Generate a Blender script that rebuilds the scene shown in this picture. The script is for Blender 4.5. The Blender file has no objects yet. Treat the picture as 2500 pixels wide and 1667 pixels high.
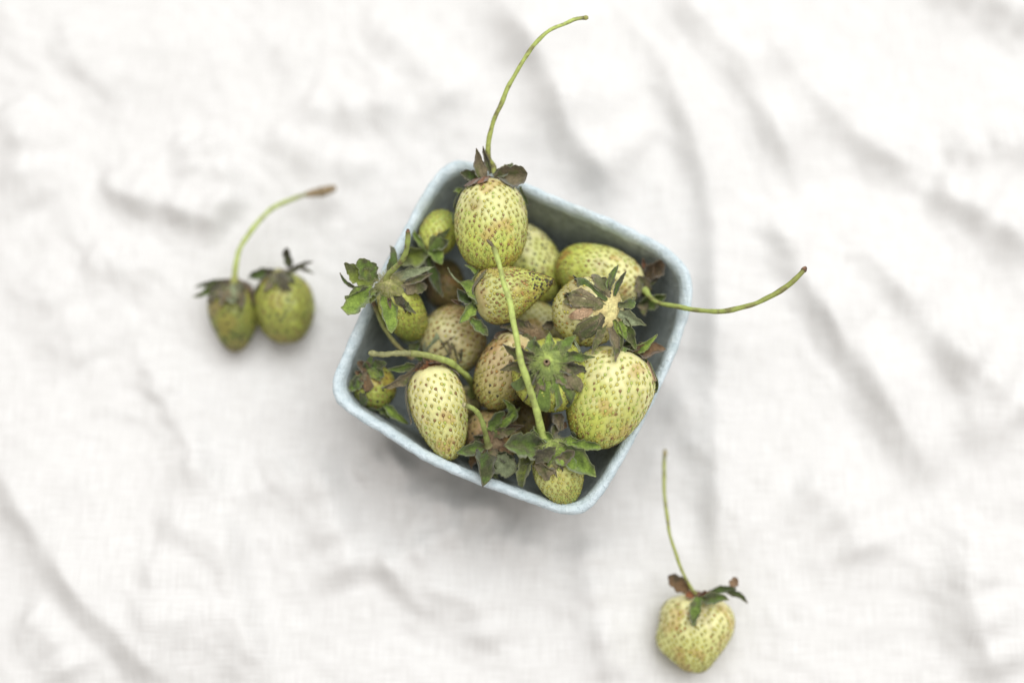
import bpy, math, random
import numpy as np
from mathutils import Vector, noise as mnoise

scene = bpy.context.scene
COL = scene.collection

# ------------------------------------------------------------------ camera, world, light
TILT = math.radians(11.0)
DIST = 0.57
RIM_Z = 0.059
LENS, SENSOR = 50.0, 36.0
PW, PH = 2500.0, 1667.0
FPX = PW * LENS / SENSOR
CAM = np.array([0.0, -math.sin(TILT) * DIST, RIM_Z + math.cos(TILT) * DIST])
FWD = np.array([0.0, math.sin(TILT), -math.cos(TILT)])
UPV = np.array([0.0, math.cos(TILT), math.sin(TILT)])

cam_data = bpy.data.cameras.new("camera")
cam = bpy.data.objects.new("camera", cam_data)
COL.objects.link(cam)
cam.location = CAM
cam.rotation_euler = (TILT, 0, 0)
cam_data.lens = LENS
cam_data.sensor_width = SENSOR
cam_data.sensor_fit = 'HORIZONTAL'
cam_data.clip_start = 0.02
cam_data.clip_end = 20
cam_data.dof.use_dof = True
cam_data.dof.focus_distance = 0.554
cam_data.dof.aperture_fstop = 1.9
cam_data.dof.aperture_blades = 9
scene.camera = cam

world = bpy.data.worlds.new("World")
scene.world = world
world.use_nodes = True
wbg = world.node_tree.nodes["Background"]
wbg.inputs[0].default_value = (1.0, 0.945, 0.89, 1)
wbg.inputs[1].default_value = 0.655

ld = bpy.data.lights.new("window_light", 'AREA')
ld.shape = 'RECTANGLE'
ld.size, ld.size_y = 3.0, 2.4
ld.energy = 131.0
ld.color = (0.975, 0.995, 1.0)
lo = bpy.data.objects.new("window_light", ld)
COL.objects.link(lo)
lo.location = (0.56, 1.00, 2.88)
lo.rotation_euler = (Vector((0, 0, 0)) - lo.location).to_track_quat('-Z', 'Y').to_euler()

scene.view_settings.view_transform = 'Standard'
scene.view_settings.look = 'None'
scene.view_settings.exposure = 0.0
scene.view_settings.gamma = 1.0


def at(px, py, z):
    """Point of the table-top plan at height z, read off the photograph's own pixel grid."""
    ray = FWD + np.array([1.0, 0, 0]) * ((px - PW / 2) / FPX) + UPV * ((PH / 2 - py) / FPX)
    return CAM + ray * ((z - CAM[2]) / ray[2])


def mpp(p):
    return float(np.dot(np.asarray(p) - CAM, FWD)) / FPX


# ------------------------------------------------------------------ helpers
def nrm(v):
    v = np.asarray(v, float)
    n = np.linalg.norm(v, axis=-1, keepdims=True)
    return v / np.maximum(n, 1e-12)


def fbm(pts, scale, seed=0.0, octaves=3):
    o = Vector((seed * 13.7, seed * 7.3, seed * 3.1))
    return np.array([mnoise.fractal(Vector(p) * scale + o, 1.0, 2.0, octaves) for p in pts])


def sstep(a, b, x):
    t = np.clip((x - a) / (b - a), 0, 1)
    return t * t * (3 - 2 * t)


def lerp(a, b, t):
    return np.asarray(a) * (1 - t) + np.asarray(b) * t


def empty(name, loc, label, cat, group=None):
    o = bpy.data.objects.new(name, None)
    COL.objects.link(o)
    o.location = loc
    o.empty_display_size = 0.01
    o['label'] = label
    o['category'] = cat
    if group:
        o['group'] = group
    return o


def raw_mesh(name, V, F, tint=None, mat=None, smooth=True):
    me = bpy.data.meshes.new(name)
    me.from_pydata([tuple(v) for v in V], [], F)
    if tint is not None:
        a = me.attributes.new('tint', 'FLOAT_COLOR', 'POINT')
        c = np.ones((len(V), 4), np.float32)
        c[:, :3] = np.clip(tint, 0.003, 1.0)
        a.data.foreach_set('color', c.ravel())
    if smooth:
        me.polygons.foreach_set('use_smooth', [True] * len(me.polygons))
    if mat:
        me.materials.append(mat)
    me.update()
    return me


def add(name, V, F, tint, mat, parent, origin, kind=None, smooth=True):
    """One mesh object; V in world metres, origin the world place of the thing's empty."""
    V = np.asarray(V) - np.asarray(origin)
    o = bpy.data.objects.new(name, raw_mesh(name, V, F, tint, mat, smooth))
    COL.objects.link(o)
    if parent is not None:
        o.parent = parent
    if kind:
        o['kind'] = kind
    return o


def grid_faces(n, m, wrap=False):
    F = []
    mm = m if wrap else m - 1
    for i in range(n - 1):
        for j in range(mm):
            k = (j + 1) % m
            F.append((i * m + j, (i + 1) * m + j, (i + 1) * m + k, i * m + k))
    return F


def open_spline(P, per=10):
    P = np.asarray(P, float)
    P = np.vstack([2 * P[0] - P[1], P, 2 * P[-1] - P[-2]])
    out = []
    for i in range(1, len(P) - 2):
        p0, p1, p2, p3 = P[i - 1:i + 3]
        for t in np.linspace(0, 1, per, endpoint=False):
            out.append(0.5 * ((2 * p1) + (-p0 + p2) * t + (2 * p0 - 5 * p1 + 4 * p2 - p3) * t * t + (-p0 + 3 * p1 - 3 * p2 + p3) * t ** 3))
    out.append(P[-2])
    return np.array(out)


# ------------------------------------------------------------------ materials
def new_mat(name):
    m = bpy.data.materials.new(name)
    m.use_nodes = True
    nt = m.node_tree
    return m, nt, nt.nodes['Principled BSDF'], nt.nodes['Material Output']


def N(nt, t, **kw):
    n = nt.nodes.new(t)
    for k, v in kw.items():
        if k in n.inputs:
            n.inputs[k].default_value = v
        else:
            setattr(n, k, v)
    return n


def tint_mat(name, rough, spec=0.3, nscale=900, namp=0.25, bump=0.0, bscale=1500, sss=0.0, sss_rad=(0.6, 0.5, 0.2),
             veins=0.0, vscale=700, trans=0.0, sheen=0.0, stretch=None):
    m, nt, bs, out = new_mat(name)
    L = nt.links.new
    at_ = N(nt, 'ShaderNodeAttribute', attribute_name='tint')
    tc = N(nt, 'ShaderNodeTexCoord')
    src = tc.outputs['Object']
    nz = N(nt, 'ShaderNodeTexNoise', Scale=nscale, Detail=4.0, Roughness=0.65)
    L(src, nz.inputs['Vector'])
    mr = N(nt, 'ShaderNodeMapRange')
    mr.inputs['From Min'].default_value = 0.25
    mr.inputs['From Max'].default_value = 0.75
    mr.inputs['To Min'].default_value = (1 - namp) * 0.75
    mr.inputs['To Max'].default_value = (1 + namp) * 0.75
    L(nz.outputs['Fac'], mr.inputs['Value'])
    mul = N(nt, 'ShaderNodeVectorMath', operation='SCALE')
    L(at_.outputs['Color'], mul.inputs[0])
    L(mr.outputs[0], mul.inputs['Scale'])
    colour = mul.outputs[0]
    height = nz.outputs['Fac']
    if veins:
        vo = N(nt, 'ShaderNodeTexVoronoi', feature='DISTANCE_TO_EDGE', Scale=vscale)
        wn = N(nt, 'ShaderNodeTexNoise', Scale=vscale * 0.7, Detail=2.0)
        L(src, wn.inputs['Vector'])
        ad = N(nt, 'ShaderNodeVectorMath', operation='MULTIPLY_ADD')
        L(wn.outputs['Color'], ad.inputs[0])
        ad.inputs[1].default_value = (0.0012,) * 3
        L(src, ad.inputs[2])
        L(ad.outputs[0], vo.inputs['Vector'])
        vr = N(nt, 'ShaderNodeMapRange')
        vr.inputs['From Max'].default_value = 0.22
        vr.inputs['To Min'].default_value = 1 - veins
        vr.inputs['To Max'].default_value = 1.08
        L(vo.outputs['Distance'], vr.inputs['Value'])
        m2 = N(nt, 'ShaderNodeVectorMath', operation='SCALE')
        L(colour, m2.inputs[0])
        L(vr.outputs[0], m2.inputs['Scale'])
        colour = m2.outputs[0]
        hh = N(nt, 'ShaderNodeMath', operation='ADD')
        L(vr.outputs[0], hh.inputs[0])
        L(nz.outputs['Fac'], hh.inputs[1])
        height = hh.outputs[0]
    L(colour, bs.inputs['Base Color'])
    bs.inputs['Roughness'].default_value = rough
    bs.inputs['Specular IOR Level'].default_value = spec
    if bump:
        nb = N(nt, 'ShaderNodeTexNoise', Scale=bscale, Detail=3.0)
        L(src, nb.inputs['Vector'])
        ha = N(nt, 'ShaderNodeMath', operation='ADD')
        L(height, ha.inputs[0])
        L(nb.outputs['Fac'], ha.inputs[1])
        bp = N(nt, 'ShaderNodeBump', Strength=bump, Distance=0.0004)
        L(ha.outputs[0], bp.inputs['Height'])
        L(bp.outputs[0], bs.inputs['Normal'])
    if sss:
        bs.inputs['Subsurface Weight'].default_value = sss
        bs.inputs['Subsurface Radius'].default_value = sss_rad
        bs.inputs['Subsurface Scale'].default_value = 0.003
    if sheen:
        bs.inputs['Sheen Weight'].default_value = sheen
        bs.inputs['Sheen Roughness'].default_value = 0.5
    if trans:
        tr = N(nt, 'ShaderNodeBsdfTranslucent')
        L(colour, tr.inputs['Color'])
        mx = N(nt, 'ShaderNodeMixShader', Fac=trans)
        L(bs.outputs[0], mx.inputs[1])
        L(tr.outputs[0], mx.inputs[2])
        L(mx.outputs[0], out.inputs['Surface'])
    return m


M_FRUIT = tint_mat('strawberry_flesh', 0.42, 0.45, nscale=650, namp=0.12, bump=0.12, bscale=2200, sss=0.25)
M_SEED = tint_mat('strawberry_seed', 0.35, 0.5, nscale=2500, namp=0.2)
M_SEPAL = tint_mat('dried_sepal', 0.8, 0.2, nscale=420, namp=0.35, bump=0.4, bscale=2500, veins=0.22, vscale=900,
                   trans=0.15, sheen=0.25)
M_STEM = tint_mat('fruit_stem', 0.6, 0.3, nscale=700, namp=0.22, bump=0.3, bscale=1800)
M_CALYX = tint_mat('calyx_heart', 0.85, 0.15, nscale=1100, namp=0.4, bump=0.8, bscale=2500)
M_FUZZ = tint_mat('plant_hair', 0.7, 0.2, nscale=300, namp=0.2)


def pulp_mat(name, col, lo_, bump):
    m, nt, bs, out = new_mat(name)
    L = nt.links.new
    tc = N(nt, 'ShaderNodeTexCoord')
    n1 = N(nt, 'ShaderNodeTexNoise', Scale=240.0, Detail=5.0, Roughness=0.7)
    n2 = N(nt, 'ShaderNodeTexNoise', Scale=1100.0, Detail=3.0, Roughness=0.7)
    L(tc.outputs['Object'], n1.inputs['Vector'])
    L(tc.outputs['Object'], n2.inputs['Vector'])
    mx = N(nt, 'ShaderNodeMixRGB')
    mr = N(nt, 'ShaderNodeMapRange')
    mr.inputs['From Min'].default_value = 0.32
    mr.inputs['From Max'].default_value = 0.68
    L(n1.outputs['Fac'], mr.inputs['Value'])
    L(mr.outputs[0], mx.inputs['Fac'])
    mx.inputs['Color1'].default_value = (*lo_, 1)
    mx.inputs['Color2'].default_value = (*col, 1)
    n3 = N(nt, 'ShaderNodeTexNoise', Scale=42.0, Detail=3.0, Roughness=0.6)
    L(tc.outputs['Object'], n3.inputs['Vector'])
    st = N(nt, 'ShaderNodeMapRange')
    st.inputs['From Min'].default_value = 0.52
    st.inputs['From Max'].default_value = 0.72
    st.inputs['To Max'].default_value = 0.38
    L(n3.outputs['Fac'], st.inputs['Value'])
    sm = N(nt, 'ShaderNodeMixRGB')
    L(st.outputs[0], sm.inputs['Fac'])
    L(mx.outputs[0], sm.inputs['Color1'])
    sm.inputs['Color2'].default_value = (lo_[0] * 0.95, lo_[1] * 0.86, lo_[2] * 0.70, 1)
    mp = N(nt, 'ShaderNodeMapping')
    mp.inputs['Scale'].default_value = (1.0, 1.0, 2.2)
    L(tc.outputs['Object'], mp.inputs['Vector'])
    n4 = N(nt, 'ShaderNodeTexNoise', Scale=560.0, Detail=2.0, Distortion=1.5)
    L(mp.outputs[0], n4.inputs['Vector'])
    fl = N(nt, 'ShaderNodeMapRange')
    fl.inputs['From Min'].default_value = 0.60
    fl.inputs['From Max'].default_value = 0.70
    fl.inputs['To Max'].default_value = 0.45
    L(n4.outputs['Fac'], fl.inputs['Value'])
    fm = N(nt, 'ShaderNodeMixRGB')
    L(fl.outputs[0], fm.inputs['Fac'])
    L(sm.outputs[0], fm.inputs['Color1'])
    fm.inputs['Color2'].default_value = (lo_[0] * 0.5, lo_[1] * 0.55, lo_[2] * 0.58, 1)
    L(fm.outputs[0], bs.inputs['Base Color'])
    bs.inputs['Roughness'].default_value = 0.85
    bs.inputs['Specular IOR Level'].default_value = 0.15
    ad = N(nt, 'ShaderNodeMath', operation='ADD')
    L(n1.outputs['Fac'], ad.inputs[0])
    L(n2.outputs['Fac'], ad.inputs[1])
    bp = N(nt, 'ShaderNodeBump', Strength=bump, Distance=0.0009)
    L(ad.outputs[0], bp.inputs['Height'])
    L(bp.outputs[0], bs.inputs['Normal'])
    return m


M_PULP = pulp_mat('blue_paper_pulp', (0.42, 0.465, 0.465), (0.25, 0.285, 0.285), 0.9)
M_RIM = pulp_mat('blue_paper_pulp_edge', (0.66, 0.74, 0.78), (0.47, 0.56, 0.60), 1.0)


def linen_mat():
    m, nt, bs, out = new_mat('white_linen')
    L = nt.links.new
    tc = N(nt, 'ShaderNodeTexCoord')
    hs = []
    for sc in ((1500.0, 70.0, 1.0), (70.0, 1500.0, 1.0)):
        mp = N(nt, 'ShaderNodeMapping')
        mp.inputs['Scale'].default_value = sc
        L(tc.outputs['Object'], mp.inputs['Vector'])
        nz = N(nt, 'ShaderNodeTexNoise', Scale=1.0, Detail=2.0)
        L(mp.outputs[0], nz.inputs['Vector'])
        hs.append(nz.outputs['Fac'])
    mx = N(nt, 'ShaderNodeMath', operation='ADD')
    L(hs[0], mx.inputs[0])
    L(hs[1], mx.inputs[1])
    mr = N(nt, 'ShaderNodeMapRange')
    mr.inputs['From Min'].default_value = 0.6
    mr.inputs['From Max'].default_value = 1.4
    mr.inputs['To Min'].default_value = 0.0
    mr.inputs['To Max'].default_value = 1.0
    L(mx.outputs[0], mr.inputs['Value'])
    cm = N(nt, 'ShaderNodeMixRGB')
    L(mr.outputs[0], cm.inputs['Fac'])
    cm.inputs['Color1'].default_value = (0.525, 0.514, 0.504, 1)
    cm.inputs['Color2'].default_value = (0.665, 0.66, 0.655, 1)
    L(cm.outputs[0], bs.inputs['Base Color'])
    bs.inputs['Roughness'].default_value = 0.9
    bs.inputs['Specular IOR Level'].default_value = 0.1
    bs.inputs['Sheen Weight'].default_value = 0.1
    bp = N(nt, 'ShaderNodeBump', Strength=0.35, Distance=0.0004)
    L(mx.outputs[0], bp.inputs['Height'])
    L(bp.outputs[0], bs.inputs['Normal'])
    return m


M_LINEN = linen_mat()

# ------------------------------------------------------------------ the linen cloth
# soft folds: polyline read off the photo, height mm, width px on the left-hand side of travel, width px on the right-hand side
FOLDS = [
    ([(-40, 1030), (53, 1210), (138, 1340), (202, 1425), (262, 1500), (330, 1565), (420, 1660), (470, 1750)], 5.4, 150, 52),
    ([(440, 1010), (490, 1130), (548, 1225), (570, 1365), (592, 1498), (650, 1631), (690, 1740)], 4.5, 40, 110),
    ([(470, 1190), (430, 1290), (400, 1390), (385, 1480), (390, 1600)], 3.0, 90, 45),
    ([(230, 440), (320, 485), (420, 515), (500, 540), (580, 572)], 5.0, 90, 38),
    ([(505, 310), (535, 380), (562, 460), (580, 560)], 3.0, 35, 60),
    ([(430, 330), (470, 390), (490, 450)], 1.8, 28, 50),
    ([(700, 250), (800, 280), (900, 275), (1010, 260)], 3.0, 70, 50),
    ([(640, 310), (720, 360), (840, 400), (960, 395)], 2.2, 60, 45),
    ([(0, 250), (60, 330), (70, 430), (110, 520)], 3.5, 90, 60),
    ([(130, 60), (240, 190), (330, 260)], 2.0, 70, 50),
    ([(1180, -40), (1290, 110), (1345, 210), (1395, 330), (1480, 440), (1560, 500)], 6.5, 130, 55),
    ([(1430, -40), (1560, 80), (1640, 220), (1700, 380), (1735, 520), (1741, 700), (1743, 900), (1745, 1150), (1750, 1400), (1790, 1640)], 4.2, 130, 40),
    ([(1600, -30), (1700, 60), (1800, 170), (1915, 372), (1990, 480)], 4.5, 90, 50),
    ([(1800, 40), (1900, 150), (2048, 310), (2207, 420), (2300, 500)], 4.5, 90, 50),
    ([(1840, 470), (1935, 650), (2045, 830), (2090, 870), (2160, 1000), (2240, 1120), (2310, 1200)], 6.0, 110, 48),
    ([(2020, 540), (2170, 700), (2290, 850), (2360, 1000), (2380, 1150)], 5.0, 100, 50),
    ([(2240, 470), (2330, 505), (2420, 560), (2540, 640)], 6.0, 80, 46),
    ([(2290, 400), (2390, 360), (2530, 350)], 4.0, 60, 60),
    ([(2240, -60), (2360, 0), (2540, 70)], 5.0, 80, 50),
    ([(2260, 820), (2350, 900), (2430, 960), (2540, 1040)], 4.0, 80, 46),
    ([(2380, 1250), (2345, 1420), (2390, 1560), (2440, 1680)], 5.0, 100, 55),
    ([(1010, 1190), (1060, 1225), (1150, 1245), (1240, 1235)], 3.6, 50, 34),
    ([(860, 1180), (930, 1120), (985, 1085)], 3.0, 30, 46),
    ([(900, 1420), (980, 1365), (1080, 1310), (1180, 1275)], 4.4, 46, 60),
    ([(975, 1090), (985, 1160), (1005, 1230), (1060, 1290)], 2.8, 32, 46),
    ([(770, 1080), (800, 1200), (840, 1330), (890, 1440)], 4.0, 46, 80),
    ([(560, 1215), (650, 1190), (720, 1130)], 2.4, 50, 40),
    ([(350, 870), (400, 960), (450, 1050), (470, 1110)], 2.4, 60, 40),
    ([(1430, 1290), (1440, 1400), (1470, 1530), (1480, 1680)], 3.5, 70, 44),
    ([(1540, 870), (1640, 960), (1690, 1060), (1700, 1180)], 1.8, 50, 40),
    ([(1180, 1290), (1260, 1330), (1350, 1350)], 2.4, 46, 40),
    ([(980, 1470), (1080, 1440), (1170, 1480), (1200, 1600)], 2.6, 60, 46),
    ([(40, 1480), (140, 1560), (200, 1680)], 3.0, 60, 60),
    ([(1920, 1150), (2050, 1260), (2120, 1400)], 3.0, 90, 60),
    ([(610, 60), (700, 130), (780, 160)], 1.6, 60, 60),
    ([(200, 620), (300, 660), (420, 650)], 2.0, 60, 46),
    ([(60, 660), (150, 760), (230, 900)], 2.4, 80, 60),
    ([(880, 60), (990, 120), (1090, 230), (1130, 300)], 3.0, 60, 70),
]
LOOSE_PADS = [((590, 770), 0.022), ((700, 745), 0.026), ((1697, 1545), 0.026)]


def fold_height(X, Y):
    H = np.zeros_like(X)
    s0 = 0.635 / FPX
    for pts, mm, wl, wr in FOLDS:
        Q = open_spline([at(px, py, 0.0)[:2] for px, py in pts], 5)
        seg = np.diff(Q, axis=0)
        ln = np.linalg.norm(seg, axis=1)
        cum = np.concatenate([[0], np.cumsum(ln)])
        best = np.full(X.shape, 1e9)
        side = np.zeros_like(X)
        par = np.zeros_like(X)
        for k in range(len(seg)):
            d = seg[k] / ln[k]
            rx, ry = X - Q[k, 0], Y - Q[k, 1]
            t = np.clip(rx * d[0] + ry * d[1], 0, ln[k])
            ex, ey = rx - t * d[0], ry - t * d[1]
            dist = np.hypot(ex, ey)
            sg = np.sign(d[0] * ry - d[1] * rx)
            up = dist < best
            best = np.where(up, dist, best)
            side = np.where(up, sg, side)
            par = np.where(up, cum[k] + t, par)
        f = par / cum[-1]
        amp = mm * 0.0025 * sstep(0, 0.22, f) * sstep(0, 0.22, 1 - f)
        amp = amp * (0.85 + 0.15 * np.sin(f * 23 + mm * 5))
        w = np.where(side > 0, wl, wr) * s0
        H += amp * np.exp(-(best / w) ** 1.6)
    return H


def soften(H, sig):
    r = int(sig * 3)
    k = np.exp(-0.5 * (np.arange(-r, r + 1) / sig) ** 2)
    k /= k.sum()
    for ax in (0, 1):
        P = np.pad(H, [(r, r) if a == ax else (0, 0) for a in (0, 1)], mode='edge')
        H = sum(k[q] * np.take(P, np.arange(q, q + H.shape[ax]), axis=ax) for q in range(2 * r + 1))
    return H


def crumple(X, Y):
    rng = np.random.RandomState(4)
    out = np.zeros_like(X)
    wx = 0.010 * np.sin(38 * X + 21 * Y) + 0.006 * np.sin(71 * Y - 40 * X + 1)
    wy = 0.010 * np.sin(33 * Y - 26 * X + 2) + 0.006 * np.sin(83 * X + 35 * Y)
    for k in range(46):
        wl = math.exp(rng.uniform(math.log(0.016), math.log(0.085)))
        th = rng.normal(math.radians(38), 0.62)
        kk = 2 * math.pi / wl
        ph = kk * (math.cos(th) * (X + wx) + math.sin(th) * (Y + wy)) + rng.uniform(0, 6.28)
        out += (1 - np.abs(np.sin(ph * 0.5))) * wl * 0.0085 * rng.uniform(0.4, 1.3)
    for k in range(26):
        wl = math.exp(rng.uniform(math.log(0.007), math.log(0.018)))
        th = rng.normal(math.radians(40), 0.8)
        kk = 2 * math.pi / wl
        ph = kk * (math.cos(th) * (X + wx * 0.8) + math.sin(th) * (Y + wy * 0.8)) + rng.uniform(0, 6.28)
        msk = sstep(0.1, 0.9, np.sin(X * rng.uniform(15, 40) + Y * rng.uniform(-40, 40) + rng.uniform(0, 6.28)))
        out += (1 - np.abs(np.sin(ph * 0.5))) ** 2 * wl * 0.024 * msk
    return out


def cloth_h(X, Y):
    X = np.asarray(X, float)
    Y = np.asarray(Y, float)
    H = fold_height(X, Y) + crumple(X, Y) - 0.0045
    # the weight of the basket presses the cloth flat
    flat = sstep(0.040, 0.062, np.maximum(np.abs(X * 0.9 - Y * 0.43), np.abs(X * 0.43 + Y * 0.9)))
    H = H * flat - 0.0012 * (1 - flat)
    return H


def axis_lines(half_fine, step, half_all):
    a = list(np.arange(-half_fine, half_fine + 1e-9, step))
    x, st = half_fine, step
    ext = []
    while x < half_all:
        st = min(st * 1.12, 0.012)
        x += st
        ext.append(x)
    return np.array([-e for e in reversed(ext)] + a + ext)


gx = axis_lines(0.255, 0.0011, 0.75)
gy = axis_lines(0.185, 0.0011, 0.65)
GX, GY = np.meshgrid(gx, gy, indexing='ij')
GZ = soften(cloth_h(GX, GY), 1.1)
V = np.stack([GX, GY, GZ], -1).reshape(-1, 3)
F = grid_faces(len(gx), len(gy))
F = [f[::-1] for f in F]
if True:
    p, q = V[F[0][1]] - V[F[0][0]], V[F[0][2]] - V[F[0][0]]
    if np.cross(p, q)[2] < 0:
        F = [f[::-1] for f in F]
cloth = add('linen_cloth', V, F, None, M_LINEN, None, (0, 0, 0))
cloth['label'] = 'rumpled white linen cloth lying under the basket and the loose berries'
cloth['category'] = 'cloth'
sol = cloth.modifiers.new('thickness', 'SOLIDIFY')
sol.thickness = 0.0006
sol.offset = -1

# ------------------------------------------------------------------ the basket
RIM_PTS = [(1130, 391), (1200, 410), (1276, 443), (1361, 481), (1473, 526), (1585, 579), (1641, 613), (1680, 657), (1692, 697),
           (1689, 739), (1674, 795), (1649, 867), (1599, 975), (1550, 1072), (1500, 1162), (1477, 1199), (1446, 1236),
           (1412, 1255), (1369, 1253), (1330, 1240), (1249, 1211), (1155, 1177), (1061, 1136), (999, 1102), (936, 1060),
           (874, 1023), (833, 992), (815, 965), (812, 930), (829, 882), (858, 812), (895, 731), (935, 649), (984, 560),
           (1025, 484), (1062, 427), (1093, 400)]


def closed_spline(P, n):
    P = np.asarray(P, float)
    m = len(P)
    out = []
    for i in range(m):
        p0, p1, p2, p3 = P[i - 1], P[i], P[(i + 1) % m], P[(i + 2) % m]
        for t in np.linspace(0, 1, 12, endpoint=False):
            out.append(0.5 * ((2 * p1) + (-p0 + p2) * t + (2 * p0 - 5 * p1 + 4 * p2 - p3) * t * t + (-p0 + 3 * p1 - 3 * p2 + p3) * t ** 3))
    out = np.array(out)
    cl = np.vstack([out, out[:1]])
    d = np.concatenate([[0], np.cumsum(np.linalg.norm(np.diff(cl, axis=0), axis=1))])
    u = np.linspace(0, d[-1], n, endpoint=False)
    return np.stack([np.interp(u, d, cl[:, k]) for k in range(cl.shape[1])], -1)


RIM = closed_spline([at(px, py, RIM_Z - 0.001)[:2] for px, py in RIM_PTS], 260)
RC = RIM.mean(0)
BASE_Z = 0.0
b_root = empty('berry_basket', (RC[0], RC[1], BASE_Z),
               'small square pale blue paper pulp basket with rounded corners holding the heap of berries', 'basket')
org = (RC[0], RC[1], BASE_Z)


def basket_rings(profile, jitter, seed):
    rings = []
    for i, (k, z) in enumerate(profile):
        P = RC + (RIM - RC) * k
        z = z * RIM_Z / 0.055 if z < 0.05 else z + RIM_Z - 0.055
        ring = np.column_stack([P, np.full(len(P), z)])
        rings.append(ring)
    V = np.concatenate(rings)
    if jitter:
        d = np.stack([fbm(V, 190, seed + q, 3) for q in range(3)], -1)
        d2 = np.stack([fbm(V, 620, seed + 5 + q, 2) for q in range(3)], -1)
        wgt = np.minimum(1, np.abs(V[:, 2:3] - 0.0) / 0.02)
        wgt = wgt * (np.hypot(V[:, 0] - RC[0], V[:, 1] - RC[1]) > 0.02)[:, None]
        V = V + (d * jitter + d2 * jitter * 0.55) * wgt
    return V


LIP_OUT, LIP_IN = (0.962, 0.0505), (0.928, 0.0505)
prof_out = [(0.02, 0.0), (0.45, 0.0), (0.70, 0.0), (0.735, 0.0015), (0.76, 0.006), (0.82, 0.021), (0.88, 0.035), (0.93, 0.0465), LIP_OUT]
prof_rim = [LIP_OUT, (0.985, 0.0502), (0.997, 0.0512), (1.0, 0.0530), (0.997, 0.0543), (0.988, 0.0552), (0.976, 0.0555),
            (0.963, 0.0552), (0.945, 0.0544), (0.934, 0.0528), LIP_IN]
prof_in = [LIP_IN, (0.914, 0.0465), (0.87, 0.035), (0.81, 0.021), (0.75, 0.0085), (0.725, 0.0045), (0.69, 0.0028), (0.45, 0.0024), (0.02, 0.0024)]
n = len(RIM)
# shell: outer and inner skins, open at the lip where the rim closes it
Vo = basket_rings(prof_out, 0.00030, 3.0)
Vi = basket_rings(prof_in, 0.00030, 3.0)
Fo = grid_faces(len(prof_out), n, True)
Fi = [tuple(a + len(Vo) for a in f) for f in grid_faces(len(prof_in), n, True)]
Vs = np.vstack([Vo, Vi])
cap = [tuple(range(n))[::-1], tuple(len(Vo) + (len(prof_in) - 1) * n + j for j in range(n))]
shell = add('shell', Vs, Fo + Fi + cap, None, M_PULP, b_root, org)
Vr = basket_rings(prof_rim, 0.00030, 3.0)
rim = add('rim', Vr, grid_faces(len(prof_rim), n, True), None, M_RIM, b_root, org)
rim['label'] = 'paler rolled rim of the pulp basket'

# ------------------------------------------------------------------ strawberries
CREAM = np.array((0.87, 0.82, 0.41))
YELG = np.array((0.63, 0.675, 0.13))
GREEN = np.array((0.36, 0.43, 0.09))
PINK = np.array((0.68, 0.52, 0.29))
BROWN = np.array((0.30, 0.20, 0.10))
ORANGE = np.array((0.50, 0.25, 0.06))

SEED_COL = {'y': (0.52, 0.47, 0.085), 'o': (0.36, 0.31, 0.065), 'b': (0.26, 0.15, 0.045), 'k': (0.055, 0.04, 0.02),
            't': (0.42, 0.24, 0.06), 'l': (0.42, 0.50, 0.09)}


def seed_geo(col, rnd):
    """A flat teardrop achene with its dry style, 1 unit long along +x, lying on z = 0."""
    V, C = [], []
    m = 8
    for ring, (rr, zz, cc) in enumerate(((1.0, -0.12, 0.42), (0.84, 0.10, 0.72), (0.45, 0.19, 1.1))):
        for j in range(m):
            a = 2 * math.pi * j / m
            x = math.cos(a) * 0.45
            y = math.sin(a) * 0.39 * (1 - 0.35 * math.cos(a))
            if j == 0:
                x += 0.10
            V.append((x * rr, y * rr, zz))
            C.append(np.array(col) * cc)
    V.append((0, 0, 0.22))
    C.append(np.array(col) * 1.3)
    F = grid_faces(3, m, True) + [(2 * m + (j + 1) % m, 24, 2 * m + j) for j in range(m)]
    F = [f[::-1] for f in F[:2 * m]] + [(2 * m + j, 2 * m + (j + 1) % m, 24) for j in range(m)]
    s = rnd.choice((-1, 1)) * rnd.uniform(0.1, 0.35)
    b = len(V)
    for q, (x, w) in enumerate(((0.48, 0.05), (0.66, 0.035), (0.86, 0.012))):
        yy = s * (q / 2) ** 2 * 0.9
        V += [(x, yy - w, 0.1 + 0.05 * q), (x, yy + w, 0.1 + 0.05 * q), (x, yy, 0.19 + 0.05 * q)]
        C += [np.array(col) * 0.45] * 3
    for q in range(2):
        a0, a1 = b + 3 * q, b + 3 * q + 3
        for e in range(3):
            g = (e + 1) % 3
            F.append((a0 + e, a1 + e, a1 + g, a0 + g))
    return np.array(V, float), F, np.array(C)


_r = random.Random(5)
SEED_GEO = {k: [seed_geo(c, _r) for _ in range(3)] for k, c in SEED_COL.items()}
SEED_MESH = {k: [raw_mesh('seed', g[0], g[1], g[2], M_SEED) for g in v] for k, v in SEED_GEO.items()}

FRUITS = []


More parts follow.
